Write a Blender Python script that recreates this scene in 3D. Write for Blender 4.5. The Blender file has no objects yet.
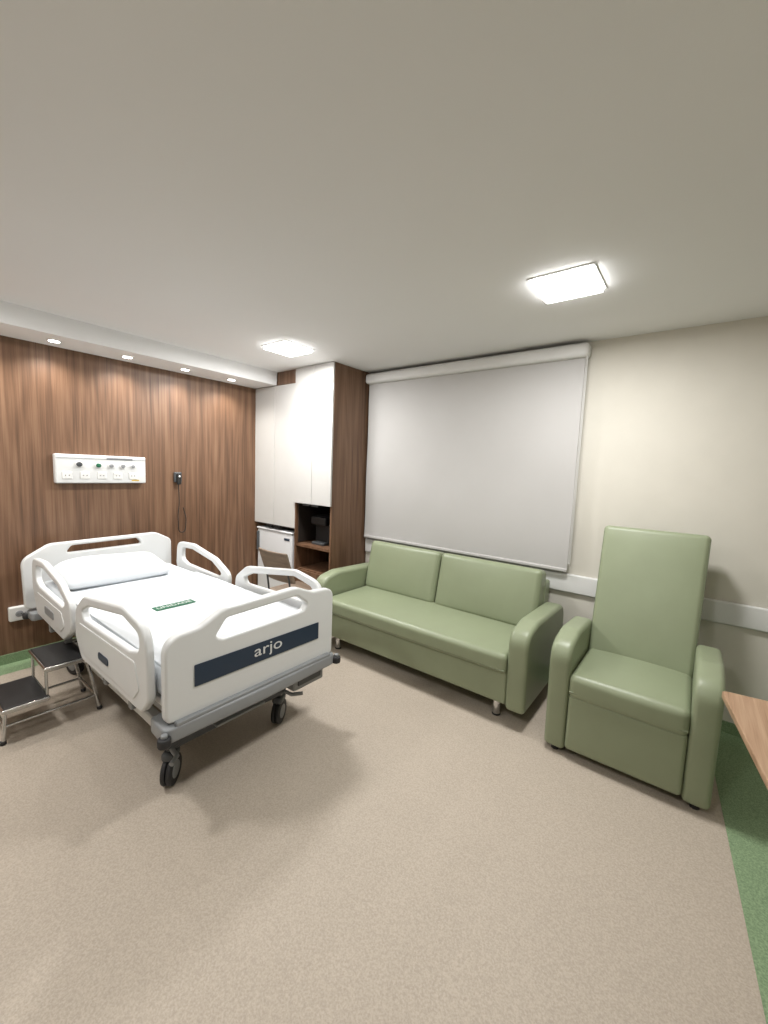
import bpy, bmesh, math, random
from mathutils import Vector, Matrix
random.seed(3)
sc=bpy.context.scene
sc.view_settings.view_transform='Standard'
sc.view_settings.look='None'
COL=sc.collection
# ------------------------------------------------------------ materials
def newmat(name):
    m=bpy.data.materials.new(name); m.use_nodes=True
    return m,m.node_tree.nodes,m.node_tree.links,m.node_tree.nodes['Principled BSDF']
def plain(name,col,rough=.5,metal=0,bump=0,bscale=200,var=0.04,vscale=6,spec=.5):
    m,n,l,b=newmat(name)
    b.inputs['Roughness'].default_value=rough; b.inputs['Metallic'].default_value=metal
    b.inputs['Specular IOR Level'].default_value=spec
    tc=n.new('ShaderNodeTexCoord'); nz=n.new('ShaderNodeTexNoise'); nz.inputs['Scale'].default_value=vscale; nz.inputs['Detail'].default_value=3
    l.new(tc.outputs['Object'],nz.inputs['Vector'])
    r=n.new('ShaderNodeValToRGB')
    r.color_ramp.elements[0].position=.3; r.color_ramp.elements[1].position=.7
    r.color_ramp.elements[0].color=(*[max(0,c*(1-var)) for c in col],1)
    r.color_ramp.elements[1].color=(*[min(1,c*(1+var)) for c in col],1)
    l.new(nz.outputs['Fac'],r.inputs['Fac']); l.new(r.outputs['Color'],b.inputs['Base Color'])
    if bump:
        n2=n.new('ShaderNodeTexNoise'); n2.inputs['Scale'].default_value=bscale; n2.inputs['Detail'].default_value=2
        bp=n.new('ShaderNodeBump'); bp.inputs['Strength'].default_value=bump; bp.inputs['Distance'].default_value=.002
        l.new(tc.outputs['Object'],n2.inputs['Vector']); l.new(n2.outputs['Fac'],bp.inputs['Height']); l.new(bp.outputs['Normal'],b.inputs['Normal'])
    return m
def speckle(name,c1,c2,rough=.6,scale=420):
    m,n,l,b=newmat(name); b.inputs['Roughness'].default_value=rough; b.inputs['Specular IOR Level'].default_value=.35
    tc=n.new('ShaderNodeTexCoord')
    nz=n.new('ShaderNodeTexNoise'); nz.inputs['Scale'].default_value=scale*.35; nz.inputs['Detail'].default_value=4; nz.inputs['Roughness'].default_value=.7
    l.new(tc.outputs['Object'],nz.inputs['Vector'])
    r=n.new('ShaderNodeValToRGB'); r.color_ramp.elements[0].position=.36; r.color_ramp.elements[1].position=.64
    r.color_ramp.elements[0].color=(*c1,1); r.color_ramp.elements[1].color=(*c2,1)
    l.new(nz.outputs['Fac'],r.inputs['Fac'])
    big=n.new('ShaderNodeTexNoise'); big.inputs['Scale'].default_value=1.3; l.new(tc.outputs['Object'],big.inputs['Vector'])
    mr=n.new('ShaderNodeMapRange'); mr.inputs['To Min'].default_value=.96; mr.inputs['To Max'].default_value=1.04
    l.new(big.outputs['Fac'],mr.inputs['Value'])
    mx=n.new('ShaderNodeVectorMath'); mx.operation='SCALE'
    l.new(r.outputs['Color'],mx.inputs[0]); l.new(mr.outputs['Result'],mx.inputs['Scale']); l.new(mx.outputs[0],b.inputs['Base Color'])
    return m
def wood(name,axis=2,panel_axis=None,pw=.62,dark=(.075,.037,.020),mid=(.145,.076,.042),light=(.235,.135,.080),rough=.45,sc_=1.0):
    m,n,l,b=newmat(name); b.inputs['Roughness'].default_value=rough
    tc=n.new('ShaderNodeTexCoord'); vec=tc.outputs['Object']
    if panel_axis is not None:
        sx=n.new('ShaderNodeSeparateXYZ'); l.new(vec,sx.inputs[0])
        d=n.new('ShaderNodeMath'); d.operation='DIVIDE'; d.inputs[1].default_value=pw; l.new(sx.outputs[panel_axis],d.inputs[0])
        f=n.new('ShaderNodeMath'); f.operation='FLOOR'; l.new(d.outputs[0],f.inputs[0])
        k=n.new('ShaderNodeMath'); k.operation='MULTIPLY'; k.inputs[1].default_value=3.71; l.new(f.outputs[0],k.inputs[0])
        cb=n.new('ShaderNodeCombineXYZ'); l.new(k.outputs[0],cb.inputs[axis])
        ad=n.new('ShaderNodeVectorMath'); ad.operation='ADD'; l.new(vec,ad.inputs[0]); l.new(cb.outputs[0],ad.inputs[1]); vec=ad.outputs[0]
    def mapped(s_long,s_cross):
        mp=n.new('ShaderNodeMapping'); s=[s_cross*sc_]*3; s[axis]=s_long*sc_; mp.inputs['Scale'].default_value=s
        l.new(vec,mp.inputs['Vector']); return mp.outputs[0]
    a=n.new('ShaderNodeTexNoise'); a.inputs['Scale'].default_value=1; a.inputs['Detail'].default_value=7; a.inputs['Roughness'].default_value=.66; a.inputs['Distortion'].default_value=.12
    l.new(mapped(.5,22),a.inputs['Vector'])
    c=n.new('ShaderNodeTexNoise'); c.inputs['Scale'].default_value=1; c.inputs['Detail'].default_value=4
    l.new(mapped(3,170),c.inputs['Vector'])
    w=n.new('ShaderNodeTexNoise'); w.inputs['Scale'].default_value=1; w.inputs['Detail'].default_value=1
    l.new(mapped(.42,3.6),w.inputs['Vector'])
    wm=n.new('ShaderNodeMath'); wm.operation='MULTIPLY'; wm.inputs[1].default_value=56; l.new(w.outputs['Fac'],wm.inputs[0])
    ws=n.new('ShaderNodeMath'); ws.operation='SINE'; l.new(wm.outputs[0],ws.inputs[0])
    wz=n.new('ShaderNodeMath'); wz.operation='MULTIPLY'; wz.inputs[1].default_value=.045; l.new(ws.outputs[0],wz.inputs[0])
    s1=n.new('ShaderNodeMath'); s1.operation='ADD'; l.new(a.outputs['Fac'],s1.inputs[0]); l.new(wz.outputs[0],s1.inputs[1])
    c2=n.new('ShaderNodeMath'); c2.operation='MULTIPLY_ADD'; c2.inputs[1].default_value=.40; c2.inputs[2].default_value=-.20; l.new(c.outputs['Fac'],c2.inputs[0])
    s2=n.new('ShaderNodeMath'); s2.operation='ADD'; l.new(s1.outputs[0],s2.inputs[0]); l.new(c2.outputs[0],s2.inputs[1])
    r=n.new('ShaderNodeValToRGB'); e=r.color_ramp.elements
    e[0].position=.27; e[0].color=(*dark,1); e[1].position=.76; e[1].color=(*light,1)
    x=e.new(.48); x.color=(*mid,1)
    l.new(s2.outputs[0],r.inputs['Fac']); l.new(r.outputs['Color'],b.inputs['Base Color'])
    return m
def emis(name,col,st):
    m,n,l,b=newmat(name); b.inputs['Base Color'].default_value=(*col,1)
    b.inputs['Emission Color'].default_value=(*col,1); b.inputs['Emission Strength'].default_value=st; return m

M=dict(
 ceil=plain('ceiling_paint',(.80,.80,.805),.9,var=.01,vscale=1),
 wall=plain('wall_paint',(.64,.612,.545),.8,var=.015,bump=.1,bscale=90),
 trim=plain('trim_white',(.70,.70,.69),.5,var=.01),
 white=plain('bed_plastic',(.66,.67,.67),.32,var=.01),
 sheet=plain('sheet_cotton',(.62,.65,.68),.9,var=.02,bump=.3,bscale=30),
 door=plain('cabinet_laminate',(.57,.565,.55),.5,var=.015),
 blind=plain('blind_fabric',(.47,.46,.45),.85,var=.02,vscale=2,bump=.15,bscale=400),
 wood=wood('walnut_panel',2,1),
 woodc=wood('walnut_cabinet',2),
 woodt=wood('oak_tabletop',1,dark=(.20,.12,.07),mid=(.36,.22,.135),light=(.46,.31,.20),sc_=2),
 floor=speckle('vinyl_beige',(.375,.32,.262),(.49,.425,.352)),
 green=speckle('vinyl_green',(.14,.215,.115),(.28,.385,.225)),
 leather=plain('green_leatherette',(.250,.285,.182),.38,var=.03,bump=.3,bscale=350),
 seam=plain('green_piping',(.16,.185,.115),.5),
 black=plain('black_plastic',(.012,.012,.013),.45),
 rubber=plain('rubber',(.02,.02,.022),.6),
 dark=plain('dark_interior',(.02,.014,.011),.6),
 grey=plain('grey_frame',(.25,.26,.27),.4),
 dgrey=plain('dark_frame',(.06,.065,.07),.45),
 chrome=plain('chrome',(.6,.6,.6),.2,metal=1),
 navy=plain('navy_label',(.012,.028,.055),.4,var=.02),
 glabel=plain('green_label',(.01,.12,.06),.5),
 fridge=plain('fridge_white',(.70,.71,.73),.3,var=.01),
 chairm=wood('chair_wood',0,dark=(.14,.10,.075),mid=(.2,.15,.11),light=(.27,.20,.15)),
 panel=emis('led_diffuser',(1,.995,.98),16),
)
# ------------------------------------------------------------ helpers
def finish(name,me,mat,grp=None,smooth=True):
    ob=bpy.data.objects.new(name,me); COL.objects.link(ob)
    if mat is not None and not me.materials: me.materials.append(mat)
    if smooth:
        for p in me.polygons: p.use_smooth=True
    if grp is not None:
        ob.parent=grp; ob.matrix_parent_inverse=grp.matrix_basis.inverted()
    return ob
def group(name,loc):
    e=bpy.data.objects.new(name,None); e.empty_display_size=.1; e.location=loc; COL.objects.link(e); return e
def box(name,lo,hi,mat,grp=None,bevel=0.0):
    lo=Vector(lo);hi=Vector(hi); c=(lo+hi)/2; s=hi-lo
    bm=bmesh.new(); bmesh.ops.create_cube(bm,size=1)
    for v in bm.verts: v.co=Vector((v.co.x*s.x,v.co.y*s.y,v.co.z*s.z))
    if bevel: bmesh.ops.bevel(bm,geom=bm.edges[:],offset=bevel,segments=2,affect='EDGES',profile=.5)
    me=bpy.data.meshes.new(name); bm.to_mesh(me); bm.free()
    ob=finish(name,me,mat,grp,smooth=False); ob.location=c; return ob
def rbox(name,lo,hi,r,mat,grp=None,puff=(0,0,0),n=8,fn=None,rot=None,m=4):
    lo=Vector(lo);hi=Vector(hi);c=(lo+hi)/2;h=(hi-lo)/2
    r=min(r,min(h)*.98)
    def axis(hh):
        L=[]
        for i in range(m): L.append(-(hh-r)-r*math.tan(math.radians(45)*(1-i/m)))
        for i in range(n+1): L.append(-(hh-r)+2*(hh-r)*i/n)
        for i in range(1,m+1): L.append((hh-r)+r*math.tan(math.radians(45)*i/m))
        return L
    ax=[axis(x) for x in h]
    bm=bmesh.new()
    for k in range(3):
        i,j=[q for q in range(3) if q!=k]
        for s in (-1,1):
            g=[]
            for a in ax[i]:
                row=[]
                for b in ax[j]:
                    p=[0,0,0]; p[i]=a;p[j]=b;p[k]=s*h[k]
                    q=[max(-(h[t]-r),min(h[t]-r,p[t])) for t in range(3)]
                    d=Vector([p[t]-q[t] for t in range(3)])
                    if d.length>1e-9: p=[q[t]+d.normalized()[t]*r for t in range(3)]
                    row.append(bm.verts.new(p))
                g.append(row)
            for a in range(len(g)-1):
                for b in range(len(g[0])-1):
                    bm.faces.new((g[a][b],g[a+1][b],g[a+1][b+1],g[a][b+1]))
    bmesh.ops.remove_doubles(bm,verts=bm.verts[:],dist=1e-5)
    bmesh.ops.recalc_face_normals(bm,faces=bm.faces[:])
    for v in bm.verts:
        p=v.co.copy(); o=p.copy()
        for k in range(3):
            if puff[k]:
                i,j=[q for q in range(3) if q!=k]
                o[k]+=(p[k]/h[k])*puff[k]*(1-min(1,abs(p[i]/h[i]))**2.5)*(1-min(1,abs(p[j]/h[j]))**2.5)
        if fn: o=Vector(fn(o,h))
        v.co=o
    me=bpy.data.meshes.new(name); bm.to_mesh(me); bm.free()
    ob=finish(name,me,mat,None); ob.location=c
    if rot: ob.rotation_euler=rot
    if grp is not None:
        ob.parent=grp; ob.matrix_parent_inverse=grp.matrix_basis.inverted()
    return ob
def roundpoly(pts):
    out=[];n=len(pts)
    for i in range(n):
        p=Vector(pts[i][:2]); r=pts[i][2] if len(pts[i])>2 else 0
        a=Vector(pts[i-1][:2]); b=Vector(pts[(i+1)%n][:2])
        if r<=0: out.append(p); continue
        da=(a-p);db=(b-p); la,lb=da.length,db.length; da.normalize();db.normalize()
        ang=math.acos(max(-1,min(1,da.dot(db)))); t=min(r/math.tan(ang/2),la*.49,lb*.49)
        s=p+da*t; e=p+db*t
        for k in range(9):
            u=k/8; out.append((1-u)**2*s+2*u*(1-u)*p+u*u*e)
    return out
def tomesh(name,cu,mat,grp,M4,smooth=True):
    tmp=bpy.data.objects.new('tmp',cu); COL.objects.link(tmp)
    dg=bpy.context.evaluated_depsgraph_get(); dg.update()
    me=bpy.data.meshes.new_from_object(tmp.evaluated_get(dg)); bpy.data.objects.remove(tmp)
    me.transform(M4); me.name=name; me.materials.clear()
    cen=sum((v.co for v in me.vertices),Vector())/len(me.vertices); me.transform(Matrix.Translation(-cen))
    ob=finish(name,me,mat,None,smooth=False); ob.location=cen
    if smooth:
        me.shade_smooth() if hasattr(me,'shade_smooth') else None
        try: me.set_sharp_from_angle(angle=math.radians(50))
        except Exception: pass
    if grp is not None: ob.parent=grp; ob.matrix_parent_inverse=grp.matrix_basis.inverted()
    return ob
def plate(name,plane,pos,outline,th,mat,grp,holes=(),bev=.008):
    """outline in (a,b): plane 'yz' -> y,z at x=pos ; 'xz' -> x,z at y=pos ; 'xy'"""
    cu=bpy.data.curves.new(name,'CURVE'); cu.dimensions='2D'; cu.fill_mode='BOTH'
    for poly in [outline]+list(holes):
        pts=roundpoly(poly); s=cu.splines.new('POLY'); s.points.add(len(pts)-1); s.use_cyclic_u=True
        for i,p in enumerate(pts): s.points[i].co=(p.x,p.y,0,1)
    cu.extrude=th/2-bev; cu.bevel_depth=bev; cu.bevel_resolution=3; cu.offset=-bev
    if plane=='yz': M4=Matrix(((0,0,1,pos),(1,0,0,0),(0,1,0,0),(0,0,0,1)))
    elif plane=='xz': M4=Matrix(((1,0,0,0),(0,0,-1,pos),(0,1,0,0),(0,0,0,1)))
    else: M4=Matrix.Translation((0,0,pos))
    return tomesh(name,cu,mat,grp,M4)
def tube(name,pts,r,mat,grp,cyc=False,smooth=False):
    cu=bpy.data.curves.new(name,'CURVE'); cu.dimensions='3D'; cu.bevel_depth=r; cu.bevel_resolution=3; cu.use_fill_caps=True
    if smooth:
        s=cu.splines.new('BEZIER'); s.bezier_points.add(len(pts)-1)
        for i,p in enumerate(pts): s.bezier_points[i].co=p; s.bezier_points[i].handle_left_type='AUTO'; s.bezier_points[i].handle_right_type='AUTO'
    else:
        s=cu.splines.new('POLY'); s.points.add(len(pts)-1)
        for i,p in enumerate(pts): s.points[i].co=(*p,1)
    s.use_cyclic_u=cyc
    return tomesh(name,cu,mat,grp,Matrix.Identity(4))
def cyl(name,c,r,l,axis,mat,grp,seg=28,bev=.003,r2=None):
    bm=bmesh.new(); bmesh.ops.create_cone(bm,cap_ends=True,segments=seg,radius1=r,radius2=r2 if r2 is not None else r,depth=l)
    if bev:
        ed=[e for e in bm.edges if len(e.link_faces)==2 and any(len(f.verts)>4 for f in e.link_faces)]
        bmesh.ops.bevel(bm,geom=ed,offset=bev,segments=2,affect='EDGES',profile=.5)
    if axis=='x': bm.transform(Matrix.Rotation(math.pi/2,4,'Y'))
    if axis=='y': bm.transform(Matrix.Rotation(math.pi/2,4,'X'))
    me=bpy.data.meshes.new(name); bm.to_mesh(me); bm.free()
    ob=finish(name,me,mat,None,smooth=True); ob.location=c
    try: me.set_sharp_from_angle(angle=math.radians(50))
    except Exception: pass
    if grp is not None: ob.parent=grp; ob.matrix_parent_inverse=grp.matrix_basis.inverted()
    return ob
def text(name,body,size,loc,rot,mat,grp,ext=.0008,sx=1.0):
    cu=bpy.data.curves.new(name,'FONT'); cu.body=body; cu.size=size; cu.align_x='CENTER'; cu.align_y='CENTER'; cu.extrude=ext
    from mathutils import Euler
    return tomesh(name,cu,mat,grp,Matrix.Translation(loc)@Euler(rot).to_matrix().to_4x4()@Matrix.Diagonal((sx,1,1,1)),smooth=False)
# ------------------------------------------------------------ room
XL,XR,YF,YB,HC=-4.09,1.75,3.353,-2.3,2.6
box('floor',(XL-.1,YB-.1,-.1),(XR+.1,YF+.1,0),M['floor'])
box('ceiling',(XL-.1,YB-.1,HC),(XR+.1,YF+.1,HC+.1),M['ceil'])
box('wall_left',(XL-.1,YB-.1,0),(XL,YF+.1,HC),M['wood'])
box('wall_front',(XL,YF,0),(XR,YF+.1,HC),M['wall'])
box('wall_right',(XR,YB-.1,0),(XR+.1,YF+.1,HC),M['wall'])
box('wall_back',(XL,YB-.1,0),(XR,YB,HC),M['wall'])
# green vinyl border (thin inlay on the floor)
def inlay(name,poly,mat):
    bm=bmesh.new(); vs=[bm.verts.new((x,y,.0015)) for x,y in poly]; bm.faces.new(vs)
    bmesh.ops.recalc_face_normals(bm,faces=bm.faces[:])
    me=bpy.data.meshes.new(name); bm.to_mesh(me); bm.free(); return finish(name,me,mat,None,False)
inlay('trim_1',[(.185,3.19),(.185+.077*5.45,-2.26),(XR,-2.26),(XR,YF),(XL,YF),(XL,YB),(XL+.2,YB),(XL+.2,3.19)],M['green'])
box('baseboard_left',(XL,YB,0),(XL+.012,2.80,.075),M['green'])
box('baseboard_front',(-2.815,YF-.012,0),(XR,YF,.075),M['green'])
# wall bumper rail
rbox('trim_2',(-2.815,YF-.028,.712),(XR,YF,.858),.012,M['trim'],n=2)
# soffit
box('trim_3',(XL,YB,2.462),(-3.70,2.808,HC),M['ceil'])
# ------------------------------------------------------------ lamps
def led(cx,cy,power,s=.29):
    g=group('ceiling_led_panel',(cx,cy,HC))
    f=.012;h=s/2+f
    for i,(lo,hi) in enumerate([((cx-h,cy-h),(cx+h,cy-h+f)),((cx-h,cy+h-f),(cx+h,cy+h)),((cx-h,cy-h+f),(cx-h+f,cy+h-f)),((cx+h-f,cy-h+f),(cx+h,cy+h-f))]):
        box('frame_%d'%(i+1),(*lo,HC-.006),(*hi,HC),M['trim'],g)
    rbox('diffuser',(cx-s/2,cy-s/2,HC-.026),(cx+s/2,cy+s/2,HC),.008,M['panel'],g,n=2)
    L=bpy.data.lights.new('panel_light','AREA'); L.shape='SQUARE'; L.size=s-.01; L.energy=power; L.color=(1,.99,.97)
    o=bpy.data.objects.new('panel_light',L); o.location=(cx,cy,HC-.028); COL.objects.link(o); o.parent=g; o.matrix_parent_inverse=g.matrix_basis.inverted()
led(-.64,2.30,33); led(-2.86,2.285,37,.29); led(-2.86,.0,26); led(-.64,-.3,17)
def spot(x,y):
    z=2.462; g=group('recessed_spotlight',(x,y,z))
    cyl('ring',(x,y,z-.002),.045,.006,'z',M['trim'],g,bev=.001)
    cyl('lens',(x,y,z-.0045),.034,.004,'z',M['panel'],g,bev=0)
    L=bpy.data.lights.new('spot_light','SPOT'); L.energy=32; L.spot_size=math.radians(140); L.spot_blend=.9; L.shadow_soft_size=.03; L.color=(1,.96,.89)
    o=bpy.data.objects.new('spot_light',L); o.location=(x,y,z-.012); COL.objects.link(o); o.parent=g; o.matrix_parent_inverse=g.matrix_basis.inverted()
for y in (2.39,1.915,1.43,.94,.45,-.04,-.9): spot(-3.89,y)
# ------------------------------------------------------------ blind
g=group('roller_blind',(-1.78,YF,2.5))
rbox('cassette',(-2.82,3.235,2.475),(-.72,YF,2.575),.03,M['trim'],g,n=3)
bm=bmesh.new(); nx,nz=60,40; x0,x1,z0,z1=-2.80,-.745,.90,2.49; rows=[]
for j in range(nz+1):
    r=[]
    for i in range(nx+1):
        u=i/nx;v=j/nz; x=x0+(x1-x0)*u; z=z0+(z1-z0)*v
        d=.006*math.sin(u*9+v*3)*(1-v)+.005*math.sin(u*23-v*7)*(1-v)*v*2+.005*math.sin(v*11+u*4)*(1-v)
        r.append(bm.verts.new((x,3.29+d,z)))
    rows.append(r)
for j in range(nz):
    for i in range(nx): bm.faces.new((rows[j][i],rows[j][i+1],rows[j+1][i+1],rows[j+1][i]))
me=bpy.data.meshes.new('fabric'); bm.to_mesh(me); bm.free(); finish('fabric',me,M['blind'],g)
rbox('bottom_bar',(-2.80,3.28,.875),(-.745,3.305,.905),.01,M['blind'],g,n=2)
tube('chain',[(-.735,3.27,2.48),(-.735,3.27,.95),(-.725,3.262,.95),(-.725,3.262,2.48)],.0025,M['trim'],g)
# ------------------------------------------------------------ wardrobe
g=group('wardrobe',(-3.45,3.08,0))
yf=2.81
box('upper_carcass',(XL+.002,yf+.022,.95),(-3.37,YF-.004,2.46),M['dark'],g)
for i,(a,b) in enumerate([(XL+.006,-3.733),(-3.727,-3.370)]): box('door_%d'%(i+1),(a,yf,.945),(b,yf+.02,2.458),M['door'],g,bevel=.002)
box('top_filler',(-3.698,yf+.005,2.462),(-3.37,YF-.004,2.598),M['woodc'],g)
box('tall_carcass',(-3.345,yf+.022,1.235),(-2.842,YF-.004,2.598),M['dark'],g)
for i,(a,b) in enumerate([(-3.366,-3.097),(-3.091,-2.822)]): box('door_%d'%(i+3),(a,yf-.022,1.225),(b,yf-.002,2.596),M['door'],g,bevel=.002)
box('side_panel',(-2.84,yf,0),(-2.82,YF-.002,2.598),M['woodc'],g)
box('mid_panel',(-3.368,yf,0),(-3.347,YF-.004,1.235),M['woodc'],g)
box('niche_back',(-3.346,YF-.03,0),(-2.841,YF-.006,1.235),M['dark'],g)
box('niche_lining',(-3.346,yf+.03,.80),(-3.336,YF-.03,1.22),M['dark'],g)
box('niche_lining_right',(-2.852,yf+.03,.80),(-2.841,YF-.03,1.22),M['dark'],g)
box('niche_shelf',(-3.346,yf+.005,.765),(-2.841,YF-.03,.79),M['woodc'],g)
box('niche_floor',(-3.346,yf+.03,.50),(-2.841,YF-.03,.52),M['woodc'],g)
box('drawer_1',(-3.344,yf,.27),(-2.843,yf+.02,.515),M['woodc'],g,bevel=.002)
box('drawer_2',(-3.344,yf,.06),(-2.843,yf+.02,.265),M['woodc'],g,bevel=.002)
box('upper_bottom',(XL+.004,yf+.02,.93),(-3.37,YF-.004,.949),M['dark'],g)
for i,(x,z,dy) in enumerate([(-3.80,.935,0),(-3.66,.935,0),(-3.16,1.215,-.022),(-3.03,1.215,-.022)]): rbox('pull_%d'%(i+1),(x-.05,yf-.012+dy,z-.012),(x+.05,yf+.012+dy,z+.012),.004,M['black'],g,n=2)
g=group('coffee_machine',(-3.1,3.05,.79))
rbox('body',(-3.24,2.98,.79),(-2.98,3.22,1.10),.03,M['black'],g,n=2)
rbox('head',(-3.22,2.90,1.0),(-3.0,3.0,1.09),.02,M['black'],g,n=2)
rbox('drip_tray',(-3.2,2.90,.79),(-3.02,2.99,.82),.01,M['dgrey'],g,n=2)
g=group('minibar_fridge',(-3.73,3.08,0))
rbox('body',(-4.04,2.87,.02),(-3.42,3.32,.885),.012,M['fridge'],g,n=2)
rbox('fridge_door',(-4.04,2.82,.06),(-3.42,2.868,.865),.015,M['fridge'],g,n=2)
rbox('top_cap',(-4.045,2.81,.868),(-3.415,3.0,.89),.01,M['fridge'],g,n=2)
box('badge',(-3.55,2.816,.79),(-3.46,2.82,.815),M['navy'],g)
rbox('handle',(-4.02,2.79,.62),(-4.0,2.825,.84),.008,M['dgrey'],g,n=2)
for i,x in enumerate((-4.0,-3.46)):
    for j,y in enumerate((2.9,3.28)): cyl('foot_%d'%(i*2+j+1),(x,y,.011),.018,.022,'z',M['black'],g)
# ------------------------------------------------------------ chair beside wardrobe
g=group('side_chair',(-2.90,2.40,0))
rbox('backrest',(-3.09,2.21,.58),(-2.70,2.235,.865),.012,M['chairm'],g,n=6,fn=lambda p,h:(p.x,p.y-.03*(1-(p.x/h.x)**2)-.05*(p.z/h.z),p.z))
rbox('seat',(-3.10,2.24,.43),(-2.69,2.64,.465),.015,M['chairm'],g,n=4)
for i,(x,y) in enumerate([(-3.08,2.26),(-2.71,2.26),(-3.08,2.61),(-2.71,2.61)]):
    tube('leg_%d'%(i+1),[(x,y,.0),(x,y,.44)],.011,M['dgrey'],g)
for i,x in enumerate((-3.05,-2.74)): tube('upright_%d'%(i+1),[(x,2.26,.44),(x,2.235,.62),(x,2.19,.80)],.009,M['dgrey'],g)
# ------------------------------------------------------------ headwall services
g=group('medical_gas_console',(XL,1.275,1.51))
rbox('housing',(XL,.945,1.395),(XL+.065,1.61,1.63),.012,M['white'],g,n=3)
xx=XL+.066
box('upper_groove',(xx-.002,.95,1.598),(xx+.001,1.605,1.602),M['grey'],g)
box('label_strip',(xx-.002,1.30,1.595),(xx+.001,1.5,1.612),M['grey'],g)
for i,(y,c,r) in enumerate([(1.10,'dgrey',.020),(1.235,'glabel',.018),(1.33,'grey',.016),(1.42,'grey',.016),(1.50,'grey',.014)]):
    cyl('outlet_ring_%d'%(i+1),(xx+.004,y,1.545 if i!=0 else 1.55),r+.007,.012,'x',M['trim'],g)
    cyl('outlet_%d'%(i+1),(xx+.012,y,1.545 if i!=0 else 1.55),r,.02,'x',M[c],g)
for i,y in enumerate((1.02,1.14,1.26,1.38,1.5)):
    rbox('socket_%d'%(i+1),(xx-.004,y-.034,1.43),(xx+.006,y+.034,1.49),.006,M['trim'],g,n=2)
    for k in (-1,1): cyl('socket_pin_%d_%d'%(i,k+1),(xx+.006,y+k*.012,1.46),.004,.002,'x',M['black'],g,bev=0,seg=10)
rbox('yellow_label',(xx-.002,1.49,1.415),(xx+.001,1.55,1.425),.0005,plain('label_yellow',(.6,.4,.05),.5),g,n=1)
g=group('nurse_call_handset',(XL,1.92,1.45))
rbox('cradle',(XL,1.885,1.40),(XL+.03,1.955,1.50),.008,M['dgrey'],g,n=2)
rbox('handset',(XL+.028,1.90,1.38),(XL+.055,1.94,1.49),.01,M['black'],g,n=2)
cyl('button',(XL+.056,1.92,1.46),.01,.006,'x',M['trim'],g)
tube('cord',[(XL+.03,1.92,1.38),(XL+.03,1.925,1.2),(XL+.028,1.915,1.02),(XL+.03,1.95,.90),(XL+.03,1.99,1.0),(XL+.02,1.97,1.15)],.004,M['black'],g,smooth=True)
g=group('wall_socket',(XL,.69,.38))
rbox('box',(XL,.63,.335),(XL+.045,.75,.445),.01,M['trim'],g,n=2)
cyl('outlet',(XL+.046,.69,.39),.024,.004,'x',M['grey'],g)
for k in (-1,1): cyl('pin_%d'%(k+2),(XL+.049,.69+k*.01,.39),.003,.002,'x',M['black'],g,bev=0,seg=10)
# ------------------------------------------------------------ hospital bed
g=group('hospital_bed',(-2.85,1.26,0))
W=M['white']
plate('footboard','yz',-1.785,[(.765,.435,.04),(.765,.83,.09),(.93,.845,.1),(1.05,.905,.12),(1.50,.915,.12),(1.62,.865,.1),(1.79,.855,.07),(1.79,.425,.04)],.05,W,g,
  holes=[[(1.00,.775,.03),(1.06,.855,.04),(1.50,.865,.04),(1.58,.80,.03),(1.55,.765,.03),(1.04,.755,.03)]],bev=.012)
plate('footboard_stripe','yz',-1.757,[(.893,.57,.004),(.893,.675,.004),(1.664,.665,.004),(1.664,.563,.004)],.004,M['navy'],g,bev=.001)
text('footboard_lettering','arjo',.085,(-1.7535,1.30,.628),(math.pi/2,0,math.pi/2),M['white'],g,sx=1.35)
plate('headboard','yz',-3.93,[(.70,.45,.04),(.69,.83,.10),(.86,.935,.10),(1.64,.95,.12),(1.775,.875,.06),(1.775,.45,.04)],.045,W,g,
  holes=[[(.96,.85,.03),(1.0,.905,.03),(1.48,.915,.03),(1.52,.86,.03)]],bev=.012)
head=[(-3.70,.47,.06),(-3.80,.66,.08),(-3.78,.87,.09),(-3.50,.885,.2),(-3.13,.82,.14),(-2.92,.72,.08),(-2.93,.54,.08),(-3.08,.45,.06)]
headh=[(-3.69,.72,.05),(-3.69,.825,.05),(-3.50,.835,.1),(-3.17,.78,.08),(-3.02,.705,.04),(-3.08,.67,.04),(-3.6,.69,.05)]
foot=[(-2.74,.44,.07),(-2.84,.56,.07),(-2.82,.73,.08),(-2.68,.83,.12),(-2.12,.905,.2),(-1.86,.86,.13),(-1.845,.53,.08),(-1.92,.45,.06)]
footh=[(-2.68,.695,.04),(-2.71,.74,.04),(-2.60,.788,.08),(-2.12,.86,.12),(-1.93,.82,.07),(-1.935,.74,.05),(-2.05,.71,.05)]
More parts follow.
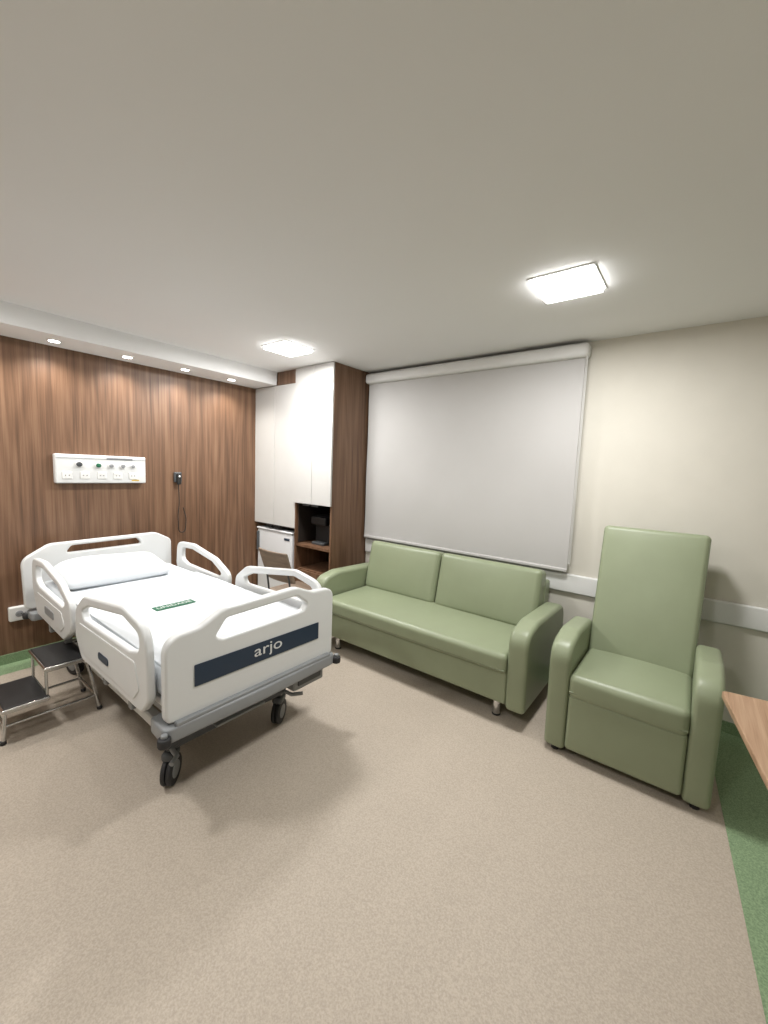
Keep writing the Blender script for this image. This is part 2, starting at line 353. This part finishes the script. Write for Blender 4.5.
for tag,y in (('near',.745),('far',1.785)):
    plate('head_rail_'+tag,'xz',y,head,.038,W,g,holes=[headh],bev=.011)
    plate('foot_rail_'+tag,'xz',y,foot,.038,W,g,holes=[footh],bev=.011)
    s=-1 if tag=='near' else 1
    plate('head_rail_inset_'+tag,'xz',y+s*.019,[(-3.62,.50,.03),(-3.68,.64,.03),(-3.1,.63,.03),(-3.04,.55,.03),(-3.12,.50,.03)],.006,W,g,bev=.002)
    plate('foot_rail_inset_'+tag,'xz',y+s*.019,[(-2.70,.49,.03),(-2.76,.66,.03),(-1.98,.68,.03),(-1.93,.56,.03),(-2.0,.49,.03)],.008,W,g,bev=.003)
    plate('foot_rail_control_'+tag,'xz',y+s*.023,[(-2.44,.545,.02),(-2.44,.585,.02),(-2.30,.585,.02),(-2.30,.545,.02)],.008,M['navy'],g,bev=.002)
    plate('head_rail_control_'+tag,'xz',y+s*.022,[(-3.46,.535,.02),(-3.46,.59,.02),(-3.26,.59,.02),(-3.26,.535,.02)],.008,M['grey'],g,bev=.002)
    yi=y-s*.035
    for i,x in enumerate((-3.55,-3.2,-2.5,-2.15)):
        rbox('rail_arm_%s_%d'%(tag,i+1),(x-.02,min(yi-.02,yi+.02),.36),(x+.02,max(yi-.02,yi+.02),.52),.008,M['grey'],g,n=1)
rbox('mattress',(-3.88,.785,.51),(-1.83,1.745,.665),.05,M['sheet'],g,puff=(0,0,.006),n=14)
rbox('mattress_platform',(-3.88,.80,.46),(-1.83,1.73,.508),.012,W,g,n=3)
# sheet folds
def fold(name,lo,hi):
    return rbox(name,lo,hi,.004,M['sheet'],g,n=14,fn=lambda p,h:(p.x,p.y,p.z+.006*math.sin(p.x*9+p.y*4)*math.sin(p.y*13)))
fold('top_sheet',(-3.35,.80,.658),(-1.86,1.73,.672))
# pillow
def pil(p,h):
    ex=abs(p.x/h.x);ey=abs(p.y/h.y); k=max(0,1-ex**3)**.5*max(0,1-ey**4)**.5
    zz=p.z*(.22+.78*k)+.008*math.sin(p.x*21+p.y*9)*k
    return (p.x*(1-.05*ey*ey*(1-ex)),p.y,zz-h.z*.35*(1-k))
rbox('pillow',(-3.83,.82,.66),(-3.38,1.55,.835),.07,M['sheet'],g,n=16,fn=pil,rot=(0,math.radians(5),0))
# printed patches on linens
plate('sheet_label','xy',.677,[(-2.66,1.08,.003),(-2.66,1.33,.003),(-2.585,1.33,.003),(-2.585,1.08,.003)],.003,M['glabel'],g,bev=.0007)
text('sheet_lettering','UNIDADE',.05,(-2.622,1.205,.679),(0,0,math.pi/2),M['white'],g,ext=.0004)
# chassis
G=M['grey']; DG=M['dgrey']
plate('foot_beam','xy',.395,[(-1.90,.75,.03),(-1.735,.745,.04),(-1.72,1.27,.3),(-1.735,1.80,.04),(-1.90,1.795,.03)],.07,G,g,bev=.012)
rbox('foot_beam_lip',(-1.765,.80,.425),(-1.735,1.75,.445),.006,M['grey'],g,n=2)
plate('head_beam','xy',.40,[(-3.99,.72,.03),(-3.99,1.79,.03),(-3.84,1.79,.03),(-3.84,.72,.03)],.06,G,g,bev=.01)
for i,y in enumerate((.86,1.64)): rbox('side_beam_%d'%(i+1),(-3.88,y-.025,.385),(-1.86,y+.025,.455),.01,G,g,n=2)
for i,(x,y) in enumerate([(-1.735,.745),(-1.735,1.805),(-3.97,.72),(-3.97,1.80)]):
    cyl('corner_bumper_%d'%(i+1),(x,y,.385),.028,.042,'z',M['rubber'],g,bev=.008)
    cyl('corner_bumper_cap_%d'%(i+1),(x,y,.413),.014,.016,'z',G,g)
for i,y in enumerate((.90,1.50)): rbox('base_rail_%d'%(i+1),(-3.62,y-.028,.19),(-1.95,y+.028,.25),.012,W,g,n=2)
for i,x in enumerate((-3.55,-1.96)): rbox('base_cross_%d'%(i+1),(x-.035,.84,.185),(x+.035,1.56,.255),.015,DG,g,n=2)
for i,x in enumerate((-3.25,-2.35)):
    rbox('lift_column_%d'%(i+1),(x-.09,1.09,.18),(x+.09,1.31,.46),.02,M['dgrey'],g,n=2)
    rbox('lift_sleeve_%d'%(i+1),(x-.11,1.07,.20),(x+.11,1.33,.31),.02,G,g,n=2)
    rbox('lift_cross_%d'%(i+1),(x-.03,.86,.40),(x+.03,1.64,.45),.008,G,g,n=2)
rbox('motor_box',(-3.0,1.0,.30),(-2.6,1.4,.42),.02,M['black'],g,n=2)
for i,y in enumerate((.87,1.53)): rbox('corner_post_%d'%(i+1),(-1.99,y-.03,.20),(-1.92,y+.03,.40),.012,DG,g,n=2)
for i,y in enumerate((.98,1.55)): tube('foot_lever_%d'%(i+1),[(-1.96,y,.25),(-1.84,y,.30),(-1.80,y,.37)],.014,DG,g)
rbox('brake_bar',(-1.90,1.06,.235),(-1.86,1.36,.25),.006,G,g,n=2)
rbox('control_box',(-1.93,1.50,.27),(-1.78,1.74,.355),.015,G,g,n=2)
rbox('control_box_front',(-1.785,1.53,.30),(-1.772,1.71,.345),.005,DG,g,n=2)
tube('brake_pedal_1',[(-1.96,.86,.21),(-1.87,.86,.19),(-1.84,.82,.185)],.012,G,g)
tube('brake_pedal_2',[(-1.96,1.54,.21),(-1.87,1.56,.20),(-1.84,1.62,.195)],.012,G,g)
def caster(n,x,y,a):
    r=.074; d=Vector((math.cos(a),math.sin(a),0)); t=Vector((-d.y,d.x,0))
    c=Vector((x,y,r))
    R=Matrix.Rotation(a,4,'Z')
    for k in (-1,1):
        o=cyl('caster_%d_wheel_%d'%(n,k+2),(0,0,0),r,.022,'y',M['rubber'],None,bev=.006); o.matrix_basis=Matrix.Translation(c+t*.0135*k)@R; o.parent=g;o.matrix_parent_inverse=g.matrix_basis.inverted()
        o=cyl('caster_%d_hub_%d'%(n,k+2),(0,0,0),.042,.026,'y',M['grey'],None,bev=.004); o.matrix_basis=Matrix.Translation(c+t*.014*k)@R; o.parent=g;o.matrix_parent_inverse=g.matrix_basis.inverted()
    rbox('caster_%d_fork'%n,c-Vector((.012,.012,.0)),c+Vector((.012,.012,.10)),.008,M['dgrey'],g,n=1)
    rbox('caster_%d_hood'%n,c+Vector((-.045,-.032,.060)),c+Vector((.045,.032,.108)),.018,M['dgrey'],g,n=2,rot=(0,0,a))
    cyl('caster_%d_stem'%n,(x,y,.215),.022,.09,'z',M['chrome'],g)
caster(1,-1.955,.87,2.3); caster(2,-1.955,1.53,2.1); caster(3,-3.55,.90,.3); caster(4,-3.55,1.50,.3)
# ------------------------------------------------------------ footstool
g=group('step_stool',(-3.05,.62,0))
C_=M['chrome']
for i,x in enumerate((-3.23,-2.92)):
    tube('side_frame_%d'%(i+1),[(x,.40,.0),(x,.415,.175),(x,.60,.178),(x,.60,.35),(x,.80,.353),(x,.86,.0)],.011,C_,g)
    tube('side_brace_%d'%(i+1),[(x,.41,.10),(x,.845,.10)],.008,C_,g)
    for j,y in enumerate((.40,.86)): cyl('tip_%d_%d'%(i,j),(x,y,.011),.015,.022,'z',M['rubber'],g)
for i,(y,z) in enumerate(((.60,.178),(.41,.10),(.845,.10),(.80,.353))): tube('cross_%d'%(i+1),[(-3.23,y,z),(-2.92,y,z)],.008,C_,g)
for i,(y0,y1,z) in enumerate([(.395,.61,.19),(.585,.81,.365)]):
    rbox('tread_edge_%d'%(i+1),(-3.26,y0,z-.006),(-2.89,y1,z+.016),.008,C_,g,n=2)
    rbox('tread_%d'%(i+1),(-3.25,y0+.01,z+.01),(-2.90,y1-.01,z+.022),.005,M['black'],g,n=2)
# ------------------------------------------------------------ sofa
g=group('sofa',(-1.68,2.85,0)); Lh=M['leather']
rbox('base',(-2.50,2.455,.13),(-.855,3.22,.37),.018,Lh,g,n=6)
rbox('seat_cushion',(-2.50,2.415,.345),(-.855,3.06,.475),.035,Lh,g,puff=(0,.004,.010),n=14)
tube('seat_piping',[(-2.49,2.418,.372),(-.86,2.418,.372)],.005,M['seam'],g)
for i,(a,b) in enumerate([(-2.505,-1.725),(-1.715,-.86)]):
    rbox('back_cushion_%d'%(i+1),(a,3.0,.44),(b,3.16,.905),.04,Lh,g,puff=(0,.02,0),n=12,rot=(math.radians(-12),0,0))
rbox('back_frame',(-2.50,3.14,.13),(-.86,3.28,.80),.02,Lh,g,n=4,rot=(math.radians(-4),0,0))
arm=[(2.435,.115,.03),(2.415,.635,.13),(2.62,.675,.2),(3.25,.655,.13),(3.27,.115,.03)]
plate('arm_1','yz',-.79,arm,.125,Lh,g,bev=.028)
plate('arm_2','yz',-2.565,arm,.125,Lh,g,bev=.028)
for i,(x,y) in enumerate([(-.94,2.54),(-2.42,2.54),(-.94,3.16),(-2.42,3.16)]):
    cyl('leg_%d'%(i+1),(x,y,.067),.026,.134,'z',M['chrome'],g)
    cyl('leg_cap_%d'%(i+1),(x,y,.006),.028,.012,'z',M['black'],g)
# ------------------------------------------------------------ recliner
g=group('recliner_armchair',(-.205,2.7,0))
arm=[(2.40,.03,.03),(2.375,.655,.13),(2.60,.70,.2),(2.99,.67,.1),(3.02,.03,.03)]
plate('arm_1','yz',-.535,arm,.115,Lh,g,bev=.026)
plate('arm_2','yz',.128,arm,.115,Lh,g,bev=.026)
rbox('base',(-.475,2.47,.05),(.07,2.98,.38),.02,Lh,g,n=3)
rbox('footrest',(-.475,2.385,.055),(.07,2.47,.385),.022,Lh,g,puff=(0,.008,0),n=8)
rbox('seat_cushion',(-.478,2.375,.365),(.072,2.98,.505),.035,Lh,g,puff=(0,.006,.014),n=12)
tube('seat_piping',[(-.47,2.378,.405),(.065,2.378,.405)],.005,M['seam'],g)
def back(p,h):
    k=(p.z/h.z+1)/2
    return (p.x*(1.0+.05*k),p.y,p.z)
rbox('backrest',(-.478,2.965,.43),(.072,3.105,1.295),.03,Lh,g,puff=(0,.012,0),n=12,rot=(math.radians(-17.5),0,0),fn=back)
def rotp(p,c,a):
    v=Vector(p)-Vector(c); v=Matrix.Rotation(a,3,'X')@v; return tuple(v+Vector(c))
cc=(-.203,3.035,.8625); a=math.radians(-17.5)
pp=[(-.472,2.979,.48),(-.484,2.979,1.25),(-.455,2.979,1.286),(.05,2.979,1.286),(.080,2.979,1.25),(.066,2.979,.48)]
tube('back_piping',[rotp(p,cc,a) for p in pp],.004,M['seam'],g)
for i,(x,y) in enumerate([(-.535,2.45),(.128,2.45),(-.535,2.95),(.128,2.95)]): cyl('glide_%d'%(i+1),(x,y,.018),.022,.036,'z',M['black'],g)
# ------------------------------------------------------------ overbed table
g=group('overbed_table',(.55,1.85,0))
def R2(x,y,c=(.15,2.15),a=math.radians(8.5)):
    return (c[0]+x*math.cos(a)-y*math.sin(a),c[1]+x*math.sin(a)+y*math.cos(a))
top=[R2(0,0)+(.02,),R2(0,-.85)+(.02,),R2(.5,-.85)+(.02,),R2(.5,0)+(.02,)]
plate('tabletop','xy',.737,top,.026,M['woodt'],g,bev=.004)
q=lambda x,y,z:(*R2(x,y),z)
tube('column',[q(.42,-.12,.06),q(.42,-.12,.725)],.025,M['chrome'],g)
tube('support',[q(.42,-.12,.715),q(.42,-.6,.715)],.015,M['grey'],g)
tube('base_bar',[q(.42,-.12,.06),q(.42,-.70,.06)],.02,M['grey'],g)
for i,y in enumerate((-.12,-.70)):
    tube('base_foot_%d'%(i+1),[q(.30,y,.06),q(.48,y,.06)],.018,M['grey'],g)
    for j,x in enumerate((.30,.48)): cyl('table_caster_%d_%d'%(i,j),q(x,y,.026),.026,.02,'x',M['rubber'],g)
# ------------------------------------------------------------ world + camera
w=bpy.data.worlds.new('world'); sc.world=w; w.use_nodes=True; w.node_tree.nodes['Background'].inputs[0].default_value=(.5,.5,.5,1); w.node_tree.nodes['Background'].inputs[1].default_value=.1
cam=bpy.data.cameras.new('camera'); cam.sensor_fit='VERTICAL'; cam.sensor_height=36; cam.lens=405.6*36/1024; cam.clip_start=.02
o=bpy.data.objects.new('camera',cam); COL.objects.link(o); sc.camera=o
o.matrix_world=Matrix.Translation((0,0,1.606))@Matrix.Rotation(.658,4,'Z')@Matrix.Rotation(math.pi/2-.104,4,'X')@Matrix.Rotation(.040,4,'Z')
